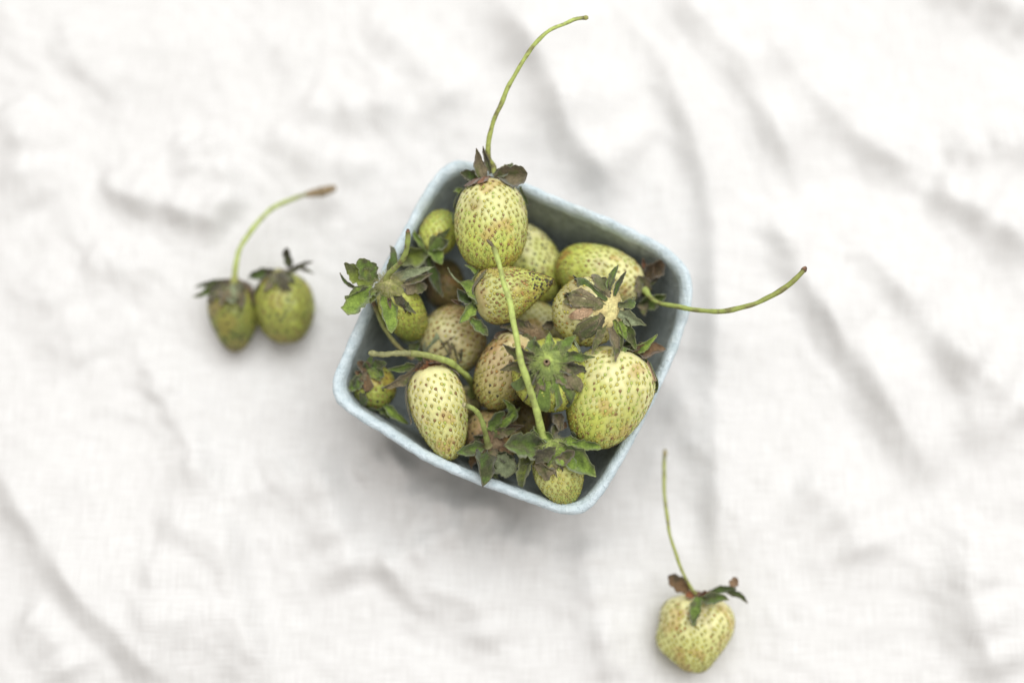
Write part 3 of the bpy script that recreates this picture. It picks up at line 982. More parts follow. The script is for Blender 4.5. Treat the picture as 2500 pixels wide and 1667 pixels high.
G1 = 'strawberries heaped in the basket'
G2 = 'loose strawberries on the cloth'
HC = (0.42, 0.40, 0.22)
BERRIES = [
    dict(id='B1', label='egg-shaped cream berry at the top of the heap with the longest curved stem', group=G1, seed=11, crown=(1194, 443), tip=(1200, 663),
         z=(0.064, 0.066), w=183, shape=(0.06, 0.80), lump=0.03, gap=1.87e-3, sharp=True, ssize=1.45e-3, seeds='oooooyyllyb', blotch=0.5, ring=0.55, bare=0.55,
         cols=(CREAM, YELG * 1.05), calyx=dict(r=26, h=0.35, cols=((0.20, 0.12, 0.06), (0.26, 0.09, 0.04)), rough=0.3),
         stem=dict(pts=[(1205, 424, 67), (1203, 405, 68), (1192, 388, 70), (1191, 362, 72), (1197, 325, 74), (1222, 255, 79), (1270, 159, 83), (1329, 85, 86), (1392, 51, 86), (1435, 43, 85)],
                   r=(6.3, 4.4), col=(STEM_O * 1.15, STEM_G * 1.02), tip=0.03, tipcol=(0.33, 0.33, 0.10), tipw=1.2, spots=0.7),
         sepals=[(1184, 442, 1170, 370, 44, 'k', dict(dz=9, zb=8, side=0.18, bend=0.1, blunt=1.3)), (1197, 424, 1178, 360, 17, 'n', dict(dz=7, zb=5)),
                 (1208, 438, 1284, 428, 56, 'k', dict(dz=6, zb=7, blunt=5)), (1206, 432, 1250, 401, 28, 'p', dict(dz=5, zb=6)), (1168, 442, 1128, 425, 36, 'd', dict(dz=2, zb=3)),
                 (1140, 476, 1100, 464, 15, 'g', dict(dz=-3, blunt=5)), (1155, 444, 1130, 486, 14, 'k', dict(dz=-3)), (1133, 480, 1106, 525, 6, 'm', dict(dz=-6)),
                 (1270, 455, 1298, 515, 11, 'd', dict(dz=-8)), (1182, 440, 1144, 458, 26, 'r', dict(dz=5, zb=8)), (1195, 438, 1168, 456, 18, 'r', dict(dz=8, zb=8)), (1205, 436, 1222, 446, 14, 't', dict(dz=0))]),
    dict(id='B2', label='small half-hidden green berry tucked behind the left side of the egg-shaped one', group=G1, seed=12, crown=(1052, 618), tip=(1092, 520), z=(0.050, 0.046), w=96,
         shape=(0.05, 0.8), cols=(YELG, GREEN), neck=0.2, gap=1.90e-3, ssize=1.4e-3, seeds='yyyloo',
         calyx=dict(r=14, cols=((0.24, 0.28, 0.08), (0.14, 0.18, 0.05))),
         sepals=[(1048, 610, 1004, 556, 20, 'g', dict(dz=4)), (1062, 603, 1086, 564, 18, 'd', dict(dz=6)), (1060, 603, 1108, 596, 40, 'm', dict(dz=4, bend=0.3)),
                 (1055, 603, 1082, 652, 40, 'g', dict(dz=3, bend=0.3)), (1045, 610, 965, 622, 56, 'o', dict(dz=-2)), (1040, 620, 1075, 725, 34, 'd', dict(dz=-6))]),
    dict(id='B3', label='oval pale green berry wedged behind the egg-shaped and the conical ones', group=G1, seed=13, crown=(1240, 555), tip=(1345, 735), z=(0.036, 0.032), w=150,
         shape=(0.0, 0.8), cols=(CREAM * 0.95, YELG), gap=1.98e-3, seeds='ookkbo', ssize=1.5e-3, blotch=0.1,
         calyx=dict(r=16, cols=((0.2, 0.2, 0.08), (0.12, 0.12, 0.05))), sepals=[]),
    dict(id='B4', label='yellow-green berry lying sideways by the far wall, its stem reaching over the right rim', group=G1, seed=14, crown=(1568, 702), tip=(1358, 642), z=(0.044, 0.044), w=145,
         shape=(0.02, 0.78), cols=(CREAM * 1.03, YELG), gap=1.90e-3, seeds='yyooolb', ssize=1.5e-3, blotch=0.9, brown=0.3,
         calyx=dict(r=20, cols=((0.16, 0.15, 0.09), (0.12, 0.10, 0.06))),
         stem=dict(pts=[(1575, 708, 48), (1590, 728, 52), (1606, 737, 55), (1640, 747, 59), (1680, 755, 62), (1730, 759, 65), (1780, 757, 68), (1840, 742, 71), (1905, 710, 73), (1950, 674, 74), (1968, 652, 74)],
                   r=(5.6, 6.6), col=(STEM_G * 0.85, STEM_O * 0.9), tip=0.025, tipcol=(0.22, 0.12, 0.07), spots=0.65),
         sepals=[(1575, 672, 1616, 630, 44, 'b', dict(dz=4, blunt=5)), (1572, 672, 1566, 626, 17, 'r', dict(dz=5)), (1585, 695, 1607, 668, 24, 'n', dict(dz=2)),
                 (1562, 722, 1556, 668, 48, 'k', dict(dz=8, blunt=4, bend=0.2)), (1562, 740, 1628, 712, 46, 'm', dict(dz=6)), (1568, 738, 1574, 765, 36, 'k', dict(dz=5)),
                 (1580, 690, 1600, 650, 26, 'b', dict(dz=4))]),
    dict(id='B5', label='conical berry lying across the middle with its dark-seeded tip pointing right', group=G1, seed=15, crown=(1158, 735), tip=(1352, 684), z=(0.064, 0.062), w=144,
         shape=(0.62, 0.93), lump=0.03, cols=((CREAM + YELG) / 2, YELG * 0.95), gap=1.64e-3, sharp=True, seeds='yyyoobbt', tipseeds='kkob', ssize=1.5e-3, tipdark=0.5, blotch=0.4, bare=0.5,
         calyx=dict(r=24, cols=((0.25, 0.32, 0.08), (0.14, 0.2, 0.05))),
         sepals=[(1166, 706, 1136, 648, 20, 'g', dict(dz=5, side=-0.35)), (1158, 715, 1184, 684, 25, 'k', dict(dz=7, bend=0.3)), (1172, 722, 1133, 702, 44, 'g', dict(dz=6, bend=0.25, blunt=5)),
                 (1152, 736, 1106, 708, 34, 'd', dict(dz=4)), (1164, 738, 1114, 791, 38, 'g', dict(dz=4)), (1150, 780, 1191, 818, 30, 'm', dict(dz=-2)),
                 (1130, 693, 1095, 652, 7, 'p', dict(dz=3, side=0.3)), (1125, 742, 1103, 732, 12, 'b', dict(dz=0)), (1165, 720, 1176, 700, 20, 'o', dict(dz=5))]),
    dict(id='B6', label='cream berry right of the middle whose calyx faces up around a bare pale yellow scar', group=G1, seed=16, crown=(1486, 757), tip=(1385, 765), z=(0.074, 0.053), w=172,
         shape=(0.02, 0.72), lump=0.02, cols=(CREAM * 0.98, CREAM * 0.92), neck=0.3, gap=2.29e-3, sharp=True, seeds='yyyttoo', ssize=1.6e-3, ring=0.3, blotch=0.15, dimple=0.00024, bare=0.35,
         calyx=dict(r=42, h=0.3, squash=1.25, ragged=0.2, cols=((0.80, 0.72, 0.33), (0.66, 0.54, 0.24)), rough=0.2),
         sepals=[(1474, 730, 1414, 672, 34, 'd', dict(dz=-5, bend=0.2)), (1484, 727, 1452, 680, 38, 'k', dict(dz=-5, blunt=4)), (1484, 718, 1510, 655, 22, 'm', dict(dz=-2, bend=0.3)),
                 (1502, 722, 1531, 664, 17, 'd', dict(dz=2)), (1463, 748, 1393, 724, 32, 'k', dict(dz=-3, blunt=5)), (1468, 745, 1400, 738, 30, 'k', dict(dz=-4)),
                 (1436, 760, 1404, 768, 28, 't', dict(dz=2, zb=2, blunt=6, bend=0.35)), (1468, 775, 1426, 830, 44, 'n', dict(dz=-4)), (1462, 770, 1415, 805, 40, 'k', dict(dz=-5)),
                 (1476, 790, 1441, 860, 28, 'k', dict(dz=-3)), (1490, 800, 1502, 888, 32, 'k', dict(dz=1)), (1510, 765, 1568, 792, 42, 'p', dict(dz=-3)),
                 (1512, 785, 1530, 828, 30, 'g', dict(dz=-2)), (1525, 775, 1555, 842, 38, 'm', dict(dz=-9)), (1508, 742, 1563, 733, 32, 'm', dict(dz=-6)), (1500, 780, 1520, 850, 26, 'o', dict(dz=-5))]),
    dict(id='B8', label='pinkish cream berry with dark seeds and a fuzzy tan scar left of the green calyx', group=G1, seed=18, crown=(1288, 818), tip=(1185, 992), z=(0.057, 0.045), w=148,
         shape=(0.12, 0.8), lump=0.025, cols=(PINK, (PINK + YELG) * 0.42), neck=0.5, gap=1.98e-3, sharp=True, seeds='ooooobbkt', ssize=1.7e-3, ring=0.25, ringcol=GREEN * 0.7, blotch=0.5, brown=0.25,
         calyx=dict(r=30, h=0.5, off=(2, 0.5, 0), squash=0.8, cols=((0.40, 0.29, 0.17), (0.26, 0.18, 0.10)), rough=0.3, fuzz=(420, 2.2, (0.40, 0.30, 0.18))),
         sepals=[(1288, 808, 1212, 800, 44, 'k', dict(dz=1, bend=0.25)), (1284, 835, 1248, 886, 32, 'k', dict(dz=-1)), (1275, 825, 1230, 840, 30, 'b', dict(dz=-2)), (1325, 800, 1354, 788, 30, 'k', dict(dz=-3)),
                 (1310, 845, 1340, 865, 26, 'k', dict(dz=-4)), (1300, 805, 1262, 782, 30, 'k', dict(dz=0)), (1280, 845, 1262, 905, 26, 'b', dict(dz=-3))]),
    dict(id='B9', label='pale berry lying deep in the heap under the conical one, half in shade', group=G1, seed=19, crown=(1038, 872), tip=(1170, 790), z=(0.037, 0.034), w=168,
         shape=(-0.02, 0.75), cols=(CREAM * 0.92, PINK * 0.95), gap=2.13e-3, seeds='oobbyt', ssize=1.6e-3, ring=0.3, blotch=0.3,
         calyx=dict(r=22, cols=((0.2, 0.2, 0.11), (0.16, 0.14, 0.08))),
         stem=dict(pts=[(1005, 872, 42), (985, 858, 46), (955, 826, 51), (935, 795, 55), (920, 760, 57), (905, 722, 58)], r=(5.0, 5.6), col=(STEM_B * 1.6, STEM_G * 0.8), tip=0.16, tipcol=(0.20, 0.14, 0.08), tipw=0.9, spots=0.7),
         sepals=[(1075, 880, 1062, 812, 34, 'p', dict(dz=8)), (1082, 872, 1132, 840, 15, 'n', dict(dz=9)), (1000, 862, 1034, 820, 32, 'm', dict(dz=6)), (1085, 880, 1098, 825, 26, 'k', dict(dz=9)), (1060, 880, 1040, 830, 26, 'p', dict(dz=7)), (1010, 870, 1000, 815, 30, 'm', dict(dz=7)), (1070, 878, 1092, 812, 22, 'k', dict(dz=9)), (1030, 880, 975, 858, 28, 'd', dict(dz=4))]),
    dict(id='B10', label='green berry at the left rim, broad sepals hanging over the edge, short upright stem', group=G1, seed=20, crown=(950, 697), tip=(1018, 820), z=(0.066, 0.038), w=104,
         shape=(0.1, 0.8), cols=(YELG * 1.05, GREEN), neck=0.2, gap=1.90e-3, sharp=True, seeds='yyylooo', ssize=1.6e-3, blotch=0.1,
         calyx=dict(r=36, h=0.45, off=(0, 0, 2), squash=0.8, cols=((0.58, 0.52, 0.26), (0.30, 0.33, 0.09)), rough=0.15, fuzz=(420, 2.6, HC)),
         stem=dict(pts=[(944, 694, 68), (945, 676, 71), (958, 660, 74), (979, 640, 78), (992, 615, 82), (996, 589, 86), (994, 560, 89)], r=(7.0, 6.2), col=(STEM_G * 0.7, STEM_G * 0.75), tip=0.06, tipcol=(0.24, 0.13, 0.07), tipw=0.85, spots=0.9, basecol=np.array((0.34, 0.28, 0.11))),
         sepals=[(912, 692, 838, 648, 50, 'o', dict(dz=3, blunt=3)), (915, 688, 884, 626, 52, 'm', dict(dz=4, blunt=4)), (872, 704, 831, 666, 11, 'd', dict(dz=1, side=0.25)),
                 (912, 708, 862, 782, 64, 'g', dict(dz=0, blunt=5, bend=0.2)), (905, 706, 842, 728, 40, 'm', dict(dz=0)), (934, 714, 952, 812, 42, 'g', dict(dz=-4, blunt=4, bend=0.2)), (950, 716, 954, 757, 11, 'b', dict(dz=0)),
                 (960, 712, 1015, 765, 24, 'n', dict(dz=-3)), (970, 704, 1049, 696, 32, 'k', dict(dz=-3, blunt=5)), (985, 692, 1052, 665, 18, 'k', dict(dz=-1)),
                 (955, 678, 1048, 655, 34, 'p', dict(dz=-5)), (942, 680, 962, 590, 24, 'd', dict(dz=-4)), (925, 700, 905, 745, 30, 'o', dict(dz=0))]),
    dict(id='B11', label='cream teardrop berry by the lower left wall with its tip pointing down at the rim', group=G1, seed=21, crown=(1046, 893), tip=(1104, 1122), z=(0.058, 0.050), w=140,
         shape=(0.26, 0.85), lump=0.02, cols=(CREAM * 1.03, (CREAM * 0.6 + YELG * 0.4) * 0.95), neck=1.0, gap=2.05e-3, sharp=True, seeds='yyyyloob', ssize=1.65e-3, ring=0.28, blotch=0.5, brown=0.15,
         calyx=dict(r=30, h=0.3, cols=((0.24, 0.10, 0.05), (0.30, 0.18, 0.09)), rough=0.3, fuzz=(90, 2.5, (0.24, 0.10, 0.05))),
         sepals=[(1022, 898, 928, 944, 36, 'k', dict(dz=1, bend=0.15, side=0.1)), (1012, 892, 950, 906, 28, 'm', dict(dz=2)), (1010, 915, 1000, 1034, 26, 'k', dict(dz=-5, side=0.12)),
                 (1035, 890, 1012, 912, 34, 'b', dict(dz=1)), (1050, 890, 1082, 905, 26, 'r', dict(dz=0)), (1045, 888, 1030, 868, 22, 'b', dict(dz=2)), (1060, 892, 1100, 925, 24, 'b', dict(dz=-2))]),
    dict(id='B12', label='dull olive berry down in the left corner of the basket with brown patches', group=G1, seed=22, crown=(893, 905), tip=(935, 985), z=(0.048, 0.036), w=104,
         shape=(0.0, 0.8), cols=(YELG * 0.75, GREEN * 0.8), neck=0.0, gap=2.13e-3, seeds='oobk', ssize=1.5e-3, blotch=0.5, brown=1.0,
         calyx=dict(r=22, cols=((0.28, 0.22, 0.10), (0.16, 0.12, 0.06)), rough=0.3),
         sepals=[(900, 900, 872, 878, 36, 'b', dict(dz=3)), (908, 898, 948, 886, 34, 'd', dict(dz=2)), (888, 922, 856, 952, 40, 'm', dict(dz=-2)), (905, 915, 930, 935, 30, 'o', dict(dz=3)), (895, 920, 898, 960, 30, 'b', dict(dz=1)),
                 (925, 985, 948, 1020, 34, 'm', dict(dz=-8, zb=-6)), (938, 985, 996, 1033, 24, 'g', dict(dz=-4, zb=-4)), (885, 912, 866, 905, 26, 'b', dict(dz=2)), (893, 945, 885, 990, 26, 'd', dict(dz=-5)), (915, 905, 950, 918, 30, 'm', dict(dz=3)), (890, 905, 905, 870, 28, 'd', dict(dz=4)), (905, 930, 870, 930, 26, 'k', dict(dz=3)), (910, 975, 915, 1015, 28, 'd', dict(dz=-8, zb=-6))]),
    dict(id='B13', label='brownish berry at the bottom wall with a short hooked stem between green sepals', group=G1, seed=23, crown=(1196, 1082), tip=(1205, 1045), z=(0.049, 0.026), w=140,
         shape=(0.05, 0.75), cols=(BROWN * 1.5, PINK * 0.8), neck=0.0, gap=2.21e-3, seeds='obbk', ssize=1.5e-3, blotch=0.6, brown=0.8,
         calyx=dict(r=34, h=0.25, cols=((0.34, 0.25, 0.15), (0.20, 0.13, 0.08)), rough=0.3, fuzz=(150, 2.0, (0.34, 0.26, 0.16))),
         stem=dict(pts=[(1192, 1088, 50), (1187, 1070, 54), (1182, 1046, 59), (1173, 1016, 64), (1156, 998, 68), (1129, 986, 70)], r=(6.5, 6.0), col=(STEM_G * 0.75, STEM_G * 0.85), tip=0.06, tipcol=(0.50, 0.45, 0.25), tipw=1.15, spots=0.6, basecol=np.array((0.30, 0.26, 0.14))),
         sepals=[(1195, 1045, 1230, 982, 30, 'm', dict(dz=10, bend=0.1, blunt=4)), (1222, 1032, 1226, 966, 30, 'g', dict(dz=10, side=-0.65)), (1178, 1090, 1106, 1106, 38, 'm', dict(dz=6, blunt=2.2)),
                 (1178, 1066, 1152, 1060, 24, 'd', dict(dz=4)), (1176, 1108, 1178, 1188, 58, 'd', dict(dz=13, zb=5, blunt=2.6, curl=0, bend=0.15)), (1170, 1110, 1150, 1140, 34, 'b', dict(dz=1)),
                 (1206, 1118, 1256, 1158, 54, 'p', dict(dz=0, blunt=5)), (1215, 1055, 1284, 1034, 24, 'b', dict(dz=4)), (1220, 1095, 1258, 1100, 24, 'b', dict(dz=2)), (1195, 1100, 1215, 1120, 30, 'k', dict(dz=1)), (1205, 1060, 1262, 1048, 32, 'k', dict(dz=5)), (1180, 1078, 1140, 1082, 26, 'b', dict(dz=3)), (1210, 1050, 1258, 1005, 28, 'g', dict(dz=7)), (1215, 1108, 1262, 1128, 30, 'd', dict(dz=0)), (1190, 1115, 1212, 1168, 34, 'm', dict(dz=1))]),
    dict(id='B14', label='small green berry in the bottom corner with the upright stem that crosses the whole heap', group=G1, seed=24, crown=(1342, 1092), tip=(1388, 1228), z=(0.062, 0.049), w=122,
         shape=(0.22, 0.85), lump=0.03, cols=((CREAM + YELG) / 2, (YELG + GREEN) / 2), neck=0.2, gap=1.67e-3, sharp=True, seeds='yyylooo', ssize=1.45e-3, blotch=0.2, ring=0.45,
         calyx=dict(r=38, h=0.45, off=(0, 0, 1), cols=((0.42, 0.50, 0.15), (0.22, 0.28, 0.07)), fuzz=(300, 2.0, HC)),
         stem=dict(pts=[(1334, 1086, 60), (1326, 1072, 63), (1320, 1046, 66), (1311, 1005, 71), (1296, 955, 76), (1280, 905, 80), (1264, 842, 82), (1252, 780, 83), (1244, 739, 83.5), (1229, 688, 84), (1216, 637, 85), (1203, 603, 86), (1189, 586, 86.5)],
                   r=(9.8, 5.8), col=(STEM_G, STEM_G * 1.08), tip=0.045, tipcol=(0.16, 0.13, 0.07), tipw=0.7, spots=0.45),
         sepals=[(1312, 1088, 1226, 1084, 66, 'm', dict(dz=8, blunt=5, bend=0.12)), (1300, 1092, 1278, 1192, 34, 'o', dict(dz=-2, blunt=5, side=-0.1)), (1308, 1085, 1296, 1040, 32, 'm', dict(dz=4)),
                 (1306, 1122, 1358, 1090, 42, 'n', dict(dz=7, zb=5, bend=0.25)), (1308, 1130, 1358, 1146, 36, 'k', dict(dz=4, zb=3, blunt=3)), (1354, 1134, 1402, 1096, 32, 'k', dict(dz=6, zb=4, blunt=4)),
                 (1362, 1090, 1460, 1162, 72, 'g', dict(dz=2, blunt=2.0, bend=0.15)), (1390, 1086, 1470, 1098, 25, 'g', dict(dz=1, blunt=6)), (1370, 1076, 1430, 1086, 32, 'g', dict(dz=0)),
                 (1406, 1094, 1424, 1114, 7, 't', dict(dz=1)), (1368, 1052, 1350, 1008, 34, 'k', dict(dz=-4)), (1362, 1045, 1384, 1036, 24, 'b', dict(dz=-6)), (1276, 1118, 1274, 1152, 9, 't', dict(dz=-3)), (1340, 1095, 1338, 1135, 40, 'g', dict(dz=3)), (1350, 1080, 1300, 1042, 28, 'g', dict(dz=1)), (1375, 1082, 1440, 1068, 26, 'm', dict(dz=-4)), (1312, 1100, 1262, 1135, 30, 'm', dict(dz=-2)), (1345, 1070, 1372, 1030, 26, 'k', dict(dz=-4))]),
    dict(id='B15', label='largest yellow-cream berry, heart-shaped, against the right wall of the basket', group=G1, seed=25, crown=(1530, 858), tip=(1436, 1088), z=(0.062, 0.057), w=209,
         shape=(0.20, 0.74), lump=0.03, cols=(CREAM * 1.03, YELG * 1.05), neck=0.5, gap=1.98e-3, sharp=True, seeds='yyyylllob', ssize=1.6e-3, blotch=0.5, brown=0.15, ring=0.4, bare=0.4,
         calyx=dict(r=24, cols=((0.24, 0.26, 0.09), (0.2, 0.15, 0.08))),
         sepals=[(1540, 860, 1604, 821, 32, 'g', dict(dz=7)), (1545, 875, 1620, 848, 42, 'b', dict(dz=4, blunt=4)), (1538, 862, 1583, 954, 28, 'g', dict(dz=-2)), (1528, 860, 1507, 920, 32, 'g', dict(dz=4)),
                 (1552, 880, 1574, 926, 10, 't', dict(dz=2)), (1520, 856, 1565, 852, 22, 'k', dict(dz=4)), (1530, 858, 1496, 850, 24, 'k', dict(dz=3)), (1545, 868, 1592, 868, 28, 'm', dict(dz=1)), (1540, 870, 1556, 915, 24, 'g', dict(dz=0)), (1525, 858, 1545, 822, 24, 'd', dict(dz=5))]),
    dict(id='B16', label='berry in the centre seen from above, its hairy stemless green calyx spread like a star', group=G1, seed=26, crown=(1337, 886), tip=(1352, 950), z=(0.076, 0.052), w=186,
         shape=(0.10, 0.78), lump=0.02, cols=(YELG * 1.05, YELG), neck=0.0, gap=1.52e-3, sharp=True, seeds='yyylloo', ssize=1.35e-3, ring=0.45, blotch=0.2, bare=0.6,
         calyx=dict(r=40, h=0.5, off=(0, 0, 3), lean=(0, 0, 0.5), cols=((0.46, 0.56, 0.15), (0.26, 0.34, 0.11)), rough=0.07, fuzz=(650, 2.0, (0.40, 0.47, 0.17))),
         stem=dict(pts=[(1336, 887, 81), (1335, 884, 82.6), (1335, 882, 83.4)], r=(5.5, 5.5), col=(STEM_B * 1.4, STEM_B), tip=0.3, tipcol=(0.28, 0.20, 0.12), tipw=1.0, spots=0.2),
         sepals=[(1345, 868, 1398, 822, 40, 'm', dict(dz=0, zb=3, curl=0.4)), (1397, 824, 1421, 890, 8, 'p', dict(dz=-3, zb=1, side=0.15)), (1348, 878, 1424, 866, 44, 'm', dict(dz=-5, zb=3)), (1352, 888, 1428, 900, 42, 'n', dict(dz=-5, zb=3)),
                 (1348, 898, 1408, 950, 56, 'k', dict(dz=-5, zb=3, curl=0.2)), (1340, 903, 1376, 988, 50, 'm', dict(dz=-9, zb=3)), (1332, 903, 1338, 976, 46, 'g', dict(dz=-8, zb=3)),
                 (1324, 900, 1300, 968, 42, 'k', dict(dz=-8, zb=3)), (1318, 894, 1264, 945, 42, 'm', dict(dz=-8, zb=3)), (1316, 886, 1250, 892, 42, 'k', dict(dz=-7, zb=3)), (1318, 876, 1246, 842, 44, 'k', dict(dz=-5, zb=3)),
                 (1328, 868, 1284, 822, 38, 'm', dict(dz=-4, zb=3)), (1338, 866, 1346, 824, 36, 'g', dict(dz=-3, zb=3))]),
    dict(id='B17', label='shaded berry deep between the conical and the fuzzy-scarred berry, only a pale patch showing', group=G1, seed=27, crown=(1375, 830), tip=(1255, 770), z=(0.034, 0.034), w=120,
         shape=(0, 0.8), cols=(CREAM * 0.9, CREAM * 0.8), gap=2.13e-3, seeds='yoo', ssize=1.5e-3, calyx=dict(r=16, cols=((0.2, 0.2, 0.1), (0.15, 0.12, 0.07))), sepals=[]),
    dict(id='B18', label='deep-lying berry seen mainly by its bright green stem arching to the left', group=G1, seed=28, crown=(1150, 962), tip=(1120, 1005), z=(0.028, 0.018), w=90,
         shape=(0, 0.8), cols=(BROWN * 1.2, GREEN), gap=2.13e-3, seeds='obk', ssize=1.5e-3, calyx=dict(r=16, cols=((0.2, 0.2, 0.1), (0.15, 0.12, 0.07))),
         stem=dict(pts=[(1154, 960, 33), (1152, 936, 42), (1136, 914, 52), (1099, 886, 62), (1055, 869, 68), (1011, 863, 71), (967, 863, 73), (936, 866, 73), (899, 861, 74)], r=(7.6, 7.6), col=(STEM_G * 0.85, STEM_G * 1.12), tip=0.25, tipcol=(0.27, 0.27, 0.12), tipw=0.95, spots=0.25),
         sepals=[]),
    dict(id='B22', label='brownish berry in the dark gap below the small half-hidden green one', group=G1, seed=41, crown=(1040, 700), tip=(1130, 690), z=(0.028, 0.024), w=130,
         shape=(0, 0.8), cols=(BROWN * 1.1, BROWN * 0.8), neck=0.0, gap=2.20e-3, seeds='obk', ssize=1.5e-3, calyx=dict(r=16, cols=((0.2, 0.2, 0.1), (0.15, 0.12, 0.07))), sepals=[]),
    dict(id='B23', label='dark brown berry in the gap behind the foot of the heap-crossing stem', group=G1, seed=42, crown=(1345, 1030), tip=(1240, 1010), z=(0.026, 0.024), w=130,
         shape=(0, 0.8), cols=(BROWN * 0.9, BROWN * 0.7), neck=0.0, gap=2.20e-3, seeds='obk', ssize=1.5e-3, calyx=dict(r=16, cols=((0.2, 0.2, 0.1), (0.15, 0.12, 0.07))), sepals=[]),  # added filler berry, coloured dark so the gap reads as deep shade
    dict(id='B19', label='dark green conical berry with a curved stem on the cloth left of the basket', group=G2, seed=31, crown=(572, 692), tip=(576, 858), z=('c', 0.011, 0.008), w=126,
         shape=(0.32, 0.85), cols=(YELG * 0.62, GREEN * 0.62), neck=0.0, gap=2.20e-3, seeds='ook', ssize=1.5e-3, ring=0.75, ringcol=GREEN * 0.32, blotch=0.2, brown=0.6, lump=0.06, tipdark=0.8,
         calyx=dict(r=30, h=0.3, cols=((0.36, 0.30, 0.14), (0.2, 0.14, 0.1)), off=(0, 0, 3)),
         stem=dict(pts=[(572, 690, 17), (573, 674, 19), (578, 637, 21), (589, 599, 21), (612, 568, 20), (641, 530, 19), (684, 499, 18), (727, 482, 16), (756, 473, 14), (790, 467, 12), (818, 460, 10)], r=(6.2, 5.2), col=(STEM_G * 1.0, STEM_G * 1.15), tip=0.2, tipcol=(0.30, 0.22, 0.12), tipw=2.1, spots=0.35, basecol=np.array((0.45, 0.40, 0.15))),
         sepals=[(572, 690, 538, 754, 50, 'k', dict(dz=9, zb=5)), (560, 690, 512, 742, 44, 'k', dict(dz=4, zb=4)), (585, 692, 602, 764, 36, 'k', dict(dz=9, zb=5)), (578, 695, 572, 760, 40, 'p', dict(dz=10, zb=6)), (545, 688, 470, 724, 26, 'm', dict(dz=4, zb=3)), (540, 686, 474, 697, 17, 'd', dict(dz=5, zb=3)), (590, 690, 615, 730, 28, 'b', dict(dz=5, zb=3))]),
    dict(id='B20', label='rounded olive berry on the cloth left of the basket, stemless, with dark curled sepals', group=G2, seed=32, crown=(683, 668), tip=(706, 838), z=('c', 0.016, 0.011), w=146,
         shape=(0.05, 0.72), cols=(YELG * 0.72, YELG * 0.56), neck=0.0, gap=2.20e-3, seeds='oookb', ssize=1.6e-3, ring=0.75, ringcol=GREEN * 0.36, blotch=0.2, brown=0.55, lump=0.07,
         calyx=dict(r=26, h=0.3, cols=((0.46, 0.46, 0.18), (0.2, 0.14, 0.10)), off=(0, 0, 3)),
         sepals=[(664, 664, 606, 680, 32, 'd', dict(dz=3, zb=3)), (708, 655, 701, 600, 22, 'n', dict(dz=8, zb=3, blunt=6)), (700, 668, 766, 630, 17, 'n', dict(dz=6, zb=4)), (735, 655, 764, 668, 12, 'n', dict(dz=5, zb=5)), (660, 680, 624, 728, 26, 'k', dict(dz=0, zb=4)),
                 (682, 680, 698, 716, 24, 'n', dict(dz=6, zb=6)), (672, 675, 650, 716, 26, 'k', dict(dz=6, zb=6)), (690, 672, 720, 690, 26, 'n', dict(dz=6, zb=5)), (668, 665, 645, 655, 26, 'n', dict(dz=5, zb=3))]),
    dict(id='B21', label='pale lumpy berry alone on the cloth at the lower right with a thin upright stem', group=G2, seed=33, crown=(1706, 1452), tip=(1692, 1640), z=('c', 0.017, 0.012), w=176,
         shape=(0.24, 0.74), lump=0.05, bumps=[(2.05, 0.1, 0.24, 0.5), (1.2, 0.0, -0.06, 0.4), (2.3, 3.1, -0.14, 0.6), (0.9, 3.2, 0.08, 0.6), (0.9, 0.0, 0.06, 0.5), (0.75, 4.6, -0.22, 0.35), (1.15, 4.9, -0.12, 0.4), (2.5, 0.3, -0.12, 0.4)], cols=(CREAM * 1.0, (CREAM + YELG) / 2), neck=0.3, gap=2.05e-3, seeds='yyyoot', ssize=1.5e-3, blotch=0.5, ring=0.45,
         calyx=dict(r=26, h=0.3, cols=((0.22, 0.12, 0.08), (0.18, 0.11, 0.08)), off=(0, 0, 2)),
         stem=dict(pts=[(1700, 1452, 19), (1684, 1431, 22), (1651, 1357, 25), (1632, 1283, 25), (1623, 1209, 23), (1620, 1154, 21), (1623, 1098, 18)], r=(3.6, 4.6), col=(STEM_O * 1.2, STEM_O * 1.3), tip=0.05, tipcol=(0.36, 0.30, 0.12), tipw=1.2, spots=0.7),
         sepals=[(1680, 1444, 1628, 1402, 38, 'b', dict(dz=4, zb=2, blunt=5)), (1725, 1450, 1800, 1432, 22, 'd', dict(dz=6, zb=3)), (1765, 1440, 1824, 1466, 20, 'd', dict(dz=4, zb=5, side=0.25)), (1786, 1432, 1803, 1408, 22, 't', dict(dz=7, zb=5, blunt=6)),
                 (1706, 1458, 1692, 1530, 36, 'm', dict(dz=14, zb=9, curl=0.1)), (1715, 1460, 1780, 1462, 38, 'm', dict(dz=11, zb=8, curl=0.1)), (1692, 1452, 1672, 1456, 26, 'r', dict(dz=7, zb=7)), (1708, 1455, 1748, 1450, 22, 'r', dict(dz=8, zb=8))]),
]

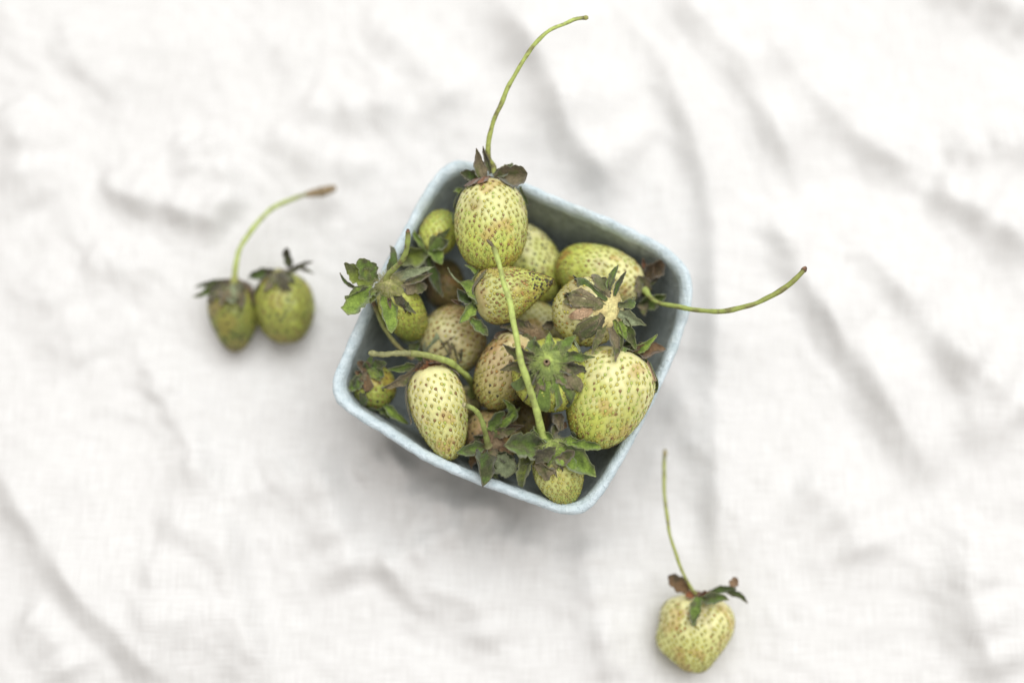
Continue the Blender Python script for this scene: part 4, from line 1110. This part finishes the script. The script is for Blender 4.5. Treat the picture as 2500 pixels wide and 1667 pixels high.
LIFT = RIM_Z - 0.055          # the heap's heights above were read for a rim at 55 mm
for cfg in BERRIES:
    if cfg['z'][0] != 'c':
        cfg['z'] = (cfg['z'][0] + LIFT, cfg['z'][1] + LIFT)
        if 'stem' in cfg:
            cfg['stem']['pts'] = [(a, b, c + LIFT * 1000) for a, b, c in cfg['stem']['pts']]
for cfg in BERRIES:
    if cfg['z'][0] == 'c':
        g = at(*[(a + b) / 2 for a, b in zip(cfg['crown'], cfg['tip'])], 0.005)
        g0 = float(np.percentile(cloth_h(g[0] + np.array([-.008, 0, .008, 0, 0]), g[1] + np.array([0, -.008, 0, .008, 0])), 60))
        cfg['ground'] = g0
        cfg['z'] = (g0 + cfg['z'][1], g0 + cfg['z'][2])
    cfg['fr'] = Fruit(cfg)
    if 'ground' in cfg:
        for _ in range(3):
            tt, pp = np.meshgrid(np.linspace(0.05, 3.09, 40), np.linspace(0, 6.28, 60))
            Q = cfg['fr'].surf(tt.ravel(), pp.ravel())
            gap_ = float(np.min(Q[:, 2] - cloth_h(Q[:, 0], Q[:, 1]))) + 0.0020
            cfg['z'] = (cfg['z'][0] - gap_, cfg['z'][1] - gap_)
            cfg['ground'] -= gap_
            cfg['fr'] = Fruit(cfg)
    FRUITS.append(cfg['fr'])

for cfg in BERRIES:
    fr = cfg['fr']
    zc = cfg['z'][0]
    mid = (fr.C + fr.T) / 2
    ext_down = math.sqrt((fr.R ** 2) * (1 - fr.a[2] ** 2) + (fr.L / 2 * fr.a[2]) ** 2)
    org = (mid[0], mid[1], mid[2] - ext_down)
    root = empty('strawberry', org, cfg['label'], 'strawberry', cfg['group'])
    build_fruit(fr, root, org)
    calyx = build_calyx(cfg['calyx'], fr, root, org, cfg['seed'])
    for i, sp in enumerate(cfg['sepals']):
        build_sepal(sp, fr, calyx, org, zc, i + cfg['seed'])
    if 'stem' in cfg:
        st = dict(cfg['stem'])
        if 'ground' in cfg:
            st['pts'] = [(a, b, c + cfg['ground'] * 1000) for a, b, c in st['pts']]
        build_stem(st, root, org, cfg['seed'])
